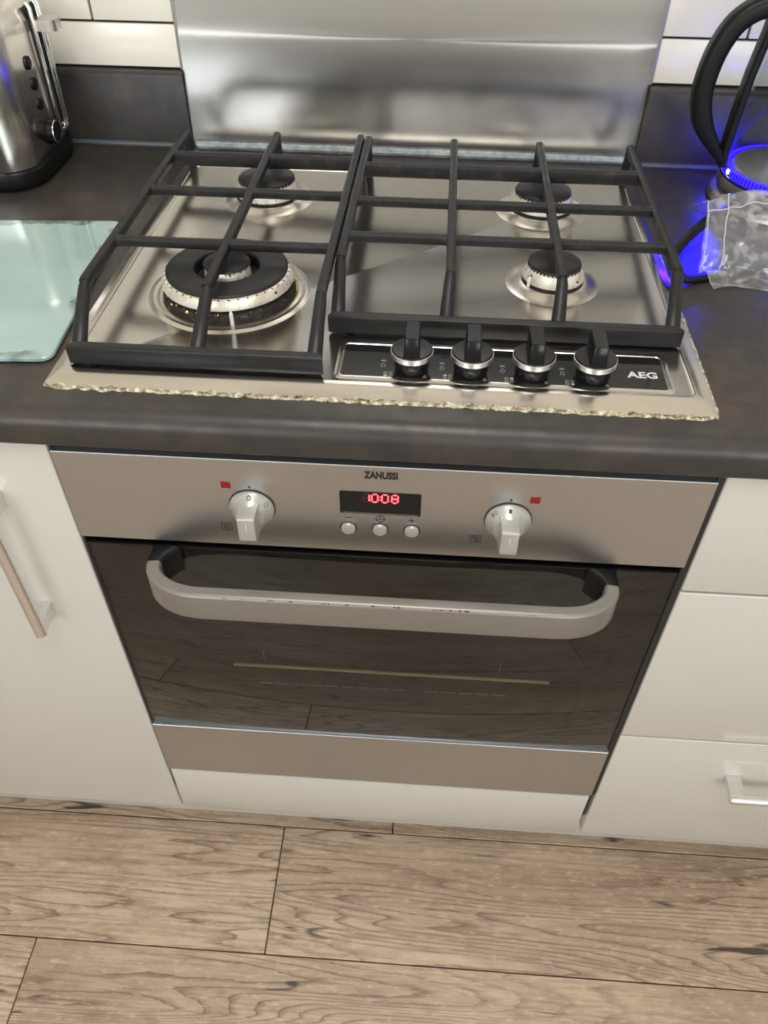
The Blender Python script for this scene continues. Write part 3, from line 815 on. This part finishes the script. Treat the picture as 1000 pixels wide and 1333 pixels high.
# oven knobs
def oven_knob(x, z, prints):
    global KN
    KN = (x, z); n = 56
    R = lambda r, d: [(x+r*math.cos(2*PI*k/n), FY-d, z+r*math.sin(2*PI*k/n)) for k in range(n)]
    bm = bmesh.new(); loops(bm, [R(.0222, 0), R(.0222, .0012)]); s = build('knob_collar', bm, 'gap_dark', ov)
    bm = bmesh.new(); loops(bm, [R(.0214, .0010), R(.0214, .0035), R(.0205, .0050), R(.0168, .0085), R(.0150, .0120), R(.0138, .0140), R(.010, .0150)])
    k_ = build('oven_knob', bm, 'silver_plastic', ov)
    s.parent = k_; s.matrix_parent_inverse = Matrix.Identity(4)
    bm = bmesh.new(); rg = []
    for d, w, zt_, zb_ in ((.004, .0230, .0150, -.0186), (.010, .0195, .0142, -.0180), (.018, .0174, .0134, -.0170), (.0262, .0166, .0128, -.0160), (.0288, .0164, .0118, -.0156), (.0296, .0156, .0105, -.0150)):
        rg.append([(x+a, FY-d, z+b) for a, b in rrect(-w/2, w/2, zb_, zt_, .0012, 3)])
    loops(bm, rg); g = build('knob_grip', bm, 'silver_plastic', k_)
    boxo('pointer_line', x-.0004, x+.0004, FY-.0300, FY-.0295, z-.002, z+.006, 'print_light', g)
    bm = bmesh.new()
    prints(bm, x, z); build('dial_print', bm, 'print_black', k_, 0)
def cone_y(px, pz, kx, kz):
    r = math.hypot(px-kx, pz-kz); r = min(max(r, .0168), .0205)
    return FY-(.0050+(.0205-r)/.0037*.0035)-.0003
def kring(bm, x, z, r, w, a0=0, a1=2*PI, n=14):
    for k in range(n):
        b0, b1 = a0+(a1-a0)*k/n, a0+(a1-a0)*(k+1)/n
        bm.faces.new([bm.verts.new((x+rr*math.cos(b), cone_y(x+rr*math.cos(b), z+rr*math.sin(b), *KN), z+rr*math.sin(b))) for rr, b in ((r, b0), (r, b1), (r-w, b1), (r-w, b0))])
def quad(bm, x, z, w, h, ang=0):
    ca, sa = math.cos(ang), math.sin(ang)
    pts = [(x+a*ca-b*sa, z+a*sa+b*ca) for a, b in ((-w,-h),(w,-h),(w,h),(-w,h))]
    bm.faces.new([bm.verts.new((px, cone_y(px, pz, *KN), pz)) for px, pz in pts])
def pr_left(bm, x, z):
    kring(bm, x, z+.0184, .0019, .0007)
    for a, b, w, h in ((0, .0017, .0016, .0002), (0, -.0017, .0016, .0002), (-.0016, 0, .0002, .0017), (.0016, 0, .0002, .0017)): quad(bm, x+.0155+a, z+.0110+b, w, h)
def pr_right(bm, x, z):
    quad(bm, x, z+.0184, .0013, .0013)
    kring(bm, x-.0128, z+.0150, .0016, .0005); quad(bm, x-.0156, z+.0128, .0013, .0003, .7); quad(bm, x-.0164, z+.0120, .0003, .0008, .7); quad(bm, x-.0152, z+.0114, .0012, .0003, .7); kring(bm, x-.0150, z+.0112, .0010, .0004, -2.2, 1.2)
oven_knob(-.1190, .8075, pr_left)
oven_knob(.1212, .8075, pr_right)
# door: frame with outer glass, steel strip, handle
DZ0, DZ1, DZS = .2785, .7435, .3962
bm = bmesh.new()
box(bm, -.2955, -.245, .0042, .029, DZ0, DZ1); box(bm, .245, .2955, .0042, .029, DZ0, DZ1)
box(bm, -.245, .245, .0042, .029, DZ0, .43); box(bm, -.245, .245, .0042, .029, .66, DZ1); box(bm, -.245, .245, .0265, .029, .43, .66)
door = build('oven_door', bm, 'oven_black', ov)
g = boxo('door_glass', -.2945, .2945, 0, .0040, DZS+.0006, DZ1, 'oven_glass', door, .0006); g['label'] = 'dark tinted door glass'
boxo('top_edge_trim', -.2945, .2945, .0006, .0038, DZ1+.0001, DZ1+.0012, 'black_gloss', door)
bm = bmesh.new()
pr = [(.0042, DZ0), (-.0011, DZ0), (-.0015, DZ0+.0004), (-.0015, DZS-.0004), (-.0011, DZS), (.0042, DZS)]
loops(bm, [[(x, y, z) for y, z in pr] for x in (-W, -W+.0008, 0, W-.0008, W)])
build('door_bottom_strip', bm, 'fascia', door, 25)['label'] = 'brushed steel strip along the door bottom'
# things seen through the tinted glass: inner window frame edge (glint painted pale) and dashed heat marks
boxo('inner_pane_edge', -.176, .203, .0125, .0150, .5228, .5252, 'pale_glint', door)
bm = bmesh.new()
for k in range(15):
    if k == 9: continue
    x = -.148+k*.0205; box(bm, x, x+.0165, .0125, .0133, .4885+.0002*k, .4893+.0002*k)
box(bm, -.137, -.1363, .0125, .0133, .540, .556); box(bm, .142, .1427, .0125, .0133, .540, .556)
build('vent_marks', bm, 'mark_grey', door, 0)['kind'] = 'stuff'
# handle
hp = []
cxl, cxr, by = -.168, .175, -.0200
a_, b_ = .0530, .0350
for k in range(13):
    th = PI + PI/2*k/12
    hp.append((cxl+a_*math.cos(th), by+b_*math.sin(th), .7262))
for k in range(1, 8): hp.append((cxl+(cxr-cxl)*k/8, by-b_, .7262))
for k in range(13):
    th = 1.5*PI + PI/2*k/12
    hp.append((cxr+a_*math.cos(th), by+b_*math.sin(th), .7262))
bm = bmesh.new(); sweep(bm, hp, rrect(-.0072, .0072, -.0185, .0185, .0042, 4))
hd = build('door_handle', bm, 'handle_paint', door, 50); hd['label'] = 'grey curved bar handle with chipped edge'
for (x, s) in ((cxl-a_, 1), (cxr+a_, -1)):
    bm = bmesh.new()
    rg = [[(x+s*dx_+u, y, .7262+v) for u, v in rsec(w_, h_, .005, 4)] for y, dx_, w_, h_ in ((by+.0006, 0, .0150, .0365), (-.012, .0015, .0175, .037), (-.004, .005, .0235, .038), (.0, .007, .0285, .039))]
    loops(bm, rg); build('handle_bracket', bm, 'black_satin', hd)
bm = bmesh.new(); i = 0
for k in range(70):    # chipped paint along the top front edge
    x = random.uniform(cxl-.01, cxr+.035); l_ = random.uniform(.001, .006)
    if noise.noise(Vector((x*14, 2, 0))) < -.12: continue
    if x+l_ > cxr: continue
    h_ = random.uniform(.0003, .0011)
    zz = .7262+.0185-.0018+random.uniform(-.0006, .0006)
    yb_ = by-b_-.0072+.0011
    box(bm, x, x+l_, yb_-.0003, yb_+.0008, zz-h_/2, zz+h_/2)
build('paint_chip', bm, 'chip', hd, 0)

# ================================================================== CHOPPING BOARD
bm = bmesh.new()
rg = [[(x, y, z) for x, y in rrect(-.40+i, -i, i, .287-i, .012, 6)] for i, z in ((.0008, 0), (0, .0008), (0, .0036), (.0006, .0044))]
V = loops(bm, rg)
cb = build('chopping_board', bm, 'aqua'); cb.location = (-.3075, .0690, zt+.0012); cb.rotation_euler = (0, 0, math.radians(3.6))
tag(cb, 'aqua glass chopping board with worn scuffed edges lying beside the hob', 'chopping board')
for x in (-.37, -.03):
    for y in (.03, .257):
        b2 = bmesh.new(); lathe(b2, [(.006, -.0012), (.006, .0002)], (x, y, 0), 12, True, True); f_ = build('rubber_foot', b2, 'poly_seal'); f_.parent = cb

# ================================================================== TOASTER
to = thing('toaster', 'brushed steel toaster with black base, chrome lever and side controls', 'toaster', (-.60, .515, zt))
TX0, TX1, TY0, TY1 = -.745, -.4625, .4330, .5960
def trr(i, r): return rrect(TX0+i, TX1-i, TY0+i, TY1-i, r, 8)
bm = bmesh.new()
loops(bm, [[(x, y, z) for x, y in trr(i, r)] for i, r, z in ((.004, .04, zt+.004), (-.004, .045, zt+.006), (-.0055, .046, zt+.012), (-.004, .045, zt+.0225), (.002, .04, zt+.0245))])
build('toaster_base', bm, 'black_satin', to)
for x in (TX0+.04, TX1-.04):
    for y in (TY0+.035, TY1-.035):
        bm = bmesh.new(); lathe(bm, [(.011, zt), (.011, zt+.0055)], (x, y, 0), 14, True, True); build('foot', bm, 'black_satin', to)
bm = bmesh.new()
loops(bm, [[(x, y, z) for x, y in trr(i, r)] for i, r, z in ((.001, .042, zt+.0235), (0, .042, zt+.0250), (.0005, .042, zt+.08), (.0015, .042, 1.075), (.005, .041, 1.092), (.012, .036, 1.101), (.022, .028, 1.105))])
body = build('toaster_body', bm, 'toaster', to, 40)
for y in (.485, .545):
    boxo('bread_slot', TX0+.06, TX1-.06, y-.014, y+.014, 1.1035, 1.1056, 'gap_dark', body)
SX = TX1
# controls on the end: three round buttons, a knob, chrome lever in its track
for yb, zb_ in ((.5085, 1.0400), (.5105, 1.0165), (.5115, .9935)):
    R = lambda r, d, n=28: [(SX+d, yb+r*math.cos(2*PI*k/n), zb_+r*math.sin(2*PI*k/n)) for k in range(n)]
    bm = bmesh.new(); loops(bm, [R(.0078, -.002), R(.0078, .0008), R(.0070, .0014), R(.0066, .0004)]); bs = build('button_rim', bm, 'black_gloss', body)
    bm = bmesh.new(); loops(bm, [R(.0060, -.001), R(.0060, .0016), R(.005, .0024)]); build('button', bm, 'black_satin', bs)
R = lambda r, d, n=36: [(SX+d, .5120+r*math.cos(2*PI*k/n), .9595+r*math.sin(2*PI*k/n)) for k in range(n)]
bm = bmesh.new(); loops(bm, [R(.0155, -.002), R(.0155, .0025), R(.0138, .003), R(.0134, .0115), R(.0126, .0125)]); kn = build('browning_knob', bm, 'black_satin', body)
bm = bmesh.new(); loops(bm, [R(.0134, .0110), R(.0138, .0116), R(.0134, .0124), R(.0124, .0126), R(.0124, .0120)], False, False); build('knob_ring', bm, 'chrome', kn)
boxo('knob_face', SX+.0120, SX+.0131, .5118-.0115, .5118+.0115, .9590, .9600, 'black_satin', kn)
track = boxo('lever_track', SX-.002, SX+.0012, .5445, .5665, .9560, 1.0930, 'gap_dark', body, .001)
for y in (.5420, .5600, .5680):
    bm = bmesh.new(); sweep(bm, [(SX+.001, y, .953), (SX+.0042, y, .957), (SX+.0042, y, 1.090), (SX+.001, y, 1.096)], rsec(.0048, .0045, .0018, 3), up=(1, 0, 0)); build('chrome_rail', bm, 'chrome', track)
bm = bmesh.new(); sweep(bm, [(SX+.001, .5400, .9535), (SX+.0042, .546, .9500), (SX+.0042, .564, .9500), (SX+.001, .571, .9535)], rsec(.0048, .0045, .0018, 3), up=(1, 0, 0)); build('chrome_rail', bm, 'chrome', track)
bm = bmesh.new(); loops(bm, [[(SX+x, y, z) for x, y in rrect(-.001, .0300, .5420, .5690, .0080, 6)] for z in (1.0655, 1.0668, 1.0762, 1.0775)])
build('lever', bm, 'kettle_steel', body)

# ================================================================== KETTLE
KC = (.4705, .4890)
kb = thing('kettle_stand', 'round steel power base with black cord under the glass kettle', 'power base', (KC[0], KC[1], zt))
bm = bmesh.new(); lathe(bm, [(.080, 0), (.0870, .001), (.0885, .004), (.0860, .0105), (.0790, .0145), (.03, .015)], (KC[0], KC[1], zt), 72, True, True); build('base_plate', bm, 'kettle_steel', kb)
cord = smooth_path([(.425, .4285, .9185), (.398, .412, .934), (.366, .378, .944), (.330, .340, .938), (.306, .312, .928), (.2975, .2930, .9235), (.2990, .2750, .9210), (.3090, .2655, .9170), (.3300, .2733, .9152), (.3650, .2866, .9150), (.410, .3036, .9150), (.48, .330, .9150), (.60, .345, .9150), (.72, .40, .9150)], 8)
bm = bmesh.new(); sweep(bm, cord, rrect(-.0056, .0056, -.0038, .0038, .0036, 4)); build('power_cord', bm, 'black_satin', kb)
ke = thing('kettle', 'glass kettle with black loop handle and a glowing blue ring at its base', 'kettle', (KC[0], KC[1], zt+.0155))
cz = (KC[0], KC[1], 0)
bm = bmesh.new(); lathe(bm, [(.06, .9268), (.0770, .9272), (.0812, .9300), (.0818, .9360), (.0800, .9425), (.0765, .9440), (.02, .9440)], cz, 80, True, True); kst = build('steel_foot', bm, 'kettle_steel', ke)
bm = bmesh.new(); lathe(bm, [(.0803, .9420), (.0806, .9434), (.0796, .9446)], cz, 80); build('gasket', bm, 'black_satin', kst)
bm = bmesh.new(); lathe(bm, [(.0705, .9442), (.0768, .9446), (.0772, .9475), (.0764, .9520), (.0705, .9524)], cz, 96, False, False)
led = build('light_ring', bm, 'led_blue', ke); led['label'] = 'glowing blue light ring'
bm = bmesh.new(); lathe(bm, [(.0704, .9442), (.0700, .9500), (.066, .9530), (.001, .9540)], cz, 64, False, True); build('element_plate', bm, 'kettle_steel', ke)
n = 96; bm = bmesh.new()
for k in range(n):     # ribbed inner diffuser
    a = 2*PI*k/n; d = Vector((math.cos(a), math.sin(a), 0)); t_ = Vector((-d.y, d.x, 0))*.0007
    p = Vector((KC[0], KC[1], .9455))+d*.0766
    V = [p-t_, p+t_, p+t_+Vector((0,0,.0065))-d*.0004, p-t_+Vector((0,0,.0065))-d*.0004]
    V2 = [q+d*.0010 for q in V]
    loops(bm, [V, V2])
build('ring_rib', bm, 'black_gloss', led, 0)
bm = bmesh.new(); a = PI+.12
p = Vector((KC[0]+.0772*math.cos(a), KC[1]+.0772*math.sin(a), .9485)); bmesh.ops.create_uvsphere(bm, u_segments=12, v_segments=8, radius=.0030, matrix=Matrix.Translation(p) @ Matrix.Diagonal((.5, 1, 1, 1))); build('led_chip', bm, 'led_core', led)
bm = bmesh.new(); prof_o = [(.0785, .9440), (.0792, .9520), (.0780, .9900), (.0750, 1.0400), (.0700, 1.1000), (.0650, 1.1420)]
prof_i = [(r-.0026, z) for r, z in prof_o[::-1]]
lathe(bm, prof_o+prof_i+[prof_o[0]], cz, 80); build('glass_body', bm, 'kettle_glass', ke)
bm = bmesh.new(); lathe(bm, [(.0655, 1.1400), (.0675, 1.1420), (.0675, 1.1540), (.060, 1.1620), (.030, 1.1660), (.001, 1.1665)], cz, 64, True, True); lid = build('lid', bm, 'black_satin', ke)
HYk = KC[1]
# strap down the body and the loop handle
sw = [(.3965, HYk, 1.130), (.3945, HYk, 1.0976), (.3890, HYk, 1.055), (.3862, HYk, 1.010), (.3852, HYk, .972), (.3862, HYk, .9535)]
bm = bmesh.new(); sweep(bm, sw, rsec(.022, .0085, .003, 3), up=(1, 0, 0)); build('handle_strap', bm, 'black_satin', ke)
hw = smooth_path([(.3830, HYk, .9610), (.3660, HYk, .9800), (.3500, HYk, 1.0020), (.3415, HYk, 1.0280), (.3410, HYk, 1.0540), (.3465, HYk, 1.0820), (.3590, HYk, 1.1060), (.3800, HYk, 1.1200), (.4080, HYk, 1.1240)], 6)
ns = len(hw); sc = []
for i in range(ns):
    u = i/(ns-1); k = .45+.55*min(1, u*4.0); sc.append((.8+.2*min(1, u*4), k))
bm = bmesh.new(); sweep(bm, hw, rsec(.026, .0225, .0080, 5), up=(1, 0, .2), scales=sc); build('loop_handle', bm, 'black_satin', ke, 60)
bl = bpy.data.lights.new('kettle_led', 'POINT'); bl.energy = .18; bl.color = (.02, .01, 1); bl.shadow_soft_size = .008
for a in (PI*.80, PI*1.5):
    lo = bpy.data.objects.new('kettle_led', bl); C.objects.link(lo); lo.location = (KC[0]+.0860*math.cos(a), KC[1]+.0860*math.sin(a), .951)
sl = bpy.data.lights.new('kettle_caustic_spot', 'SPOT'); sl.energy = 3.2; sl.color = (.004, .0, 1); sl.spot_size = math.radians(30); sl.spot_blend = .7; sl.shadow_soft_size = .006  # spot added to imitate the ring's blue light focused beside the cord
a = PI*1.10; so = bpy.data.objects.new('kettle_caustic_spot', sl); C.objects.link(so)
so.location = (KC[0]+.0870*math.cos(a), KC[1]+.0870*math.sin(a), .950)
so.rotation_euler = (Vector((.315, .300, .912))-so.location).to_track_quat('-Z', 'Y').to_euler()

# ================================================================== PLASTIC BAG
bag = thing('plastic_bag', 'crumpled clear zip-lock plastic bag standing over the black cord', 'plastic bag', (.40, .34, zt))
def bag_pt(u, v):
    """u 0..1 along the ridge, v 0..1 front hem -> ridge -> back hem"""
    x0, x1 = .3270, .470
    fx = x0+(x1-x0)*u
    ridge_y = .318+.055*u; ridge_z = .972+.010*math.sin(u*PI*1.2+.3)
    if v < .2:
        w = v/.2; y = .2530+.012*u+(.034)*w + .006*math.sin(u*9); z = zt+.0016+.0012*math.sin(u*14+v*20)
        fx += .010*(1-w)
    elif v < .58:
        w = (v-.2)/.38; y = .287+(ridge_y-.287)*w**1.3; z = zt+.0020+(ridge_z-zt-.002)*w
    else:
        w = (v-.58)/.42; y = ridge_y+(.425-.035*u-ridge_y)*w; z = ridge_z-(ridge_z-zt-.012)*w**1.25
        fx += .006*w
    q = Vector((fx*26, y*26, z*26))
    amp = .0035 if v > .22 else .0008
    d = Vector((noise.noise(q), noise.noise(q+Vector((7, 0, 0))), noise.noise(q+Vector((0, 9, 0)))))*amp
    d += Vector((noise.noise(q*3), noise.noise(q*3+Vector((7, 0, 0))), noise.noise(q*3+Vector((0, 9, 0)))))*amp*.55
    r = Vector((fx, y, z))+d
    r.z = max(r.z, zt+.0006)
    e = Vector((.18, .068, 0)).normalized(); k = r-Vector((.300, .262, r.z)); dd = abs(k.x*e.y-k.y*e.x)
    r.z = max(r.z, zt+.0006+.0095*math.exp(-(dd/.010)**2))     # film rides over the cord
    return r
bm = bmesh.new(); NU, NV = 60, 70
V = [[bm.verts.new(bag_pt(i/NU, j/NV)) for j in range(NV+1)] for i in range(NU+1)]
for i in range(NU):
    for j in range(NV): bm.faces.new((V[i][j], V[i+1][j], V[i+1][j+1], V[i][j+1]))
film = build('film', bm, 'polythene', bag, 70)
md = film.modifiers.new('thickness', 'SOLIDIFY'); md.thickness = .00012
for u0, w_ in ((.13, .0007), (.70, .0012), (.0, .0006)):
    bm = bmesh.new(); pts = [bag_pt(min(1, u0+.02*math.sin(v*5)), v)+Vector((0, -.0006, .0006)) for v in [.2+k*.011 for k in range(45)]]
    sweep(bm, pts, circ(w_, 6)); build('zip_seal', bm, 'poly_seal', film)
bm = bmesh.new(); pts = [bag_pt(u/40, .53)+Vector((0, -.0008, .0006)) for u in range(41)]
sweep(bm, pts, circ(.0007, 6)); build('zip_seal', bm, 'poly_seal', film)
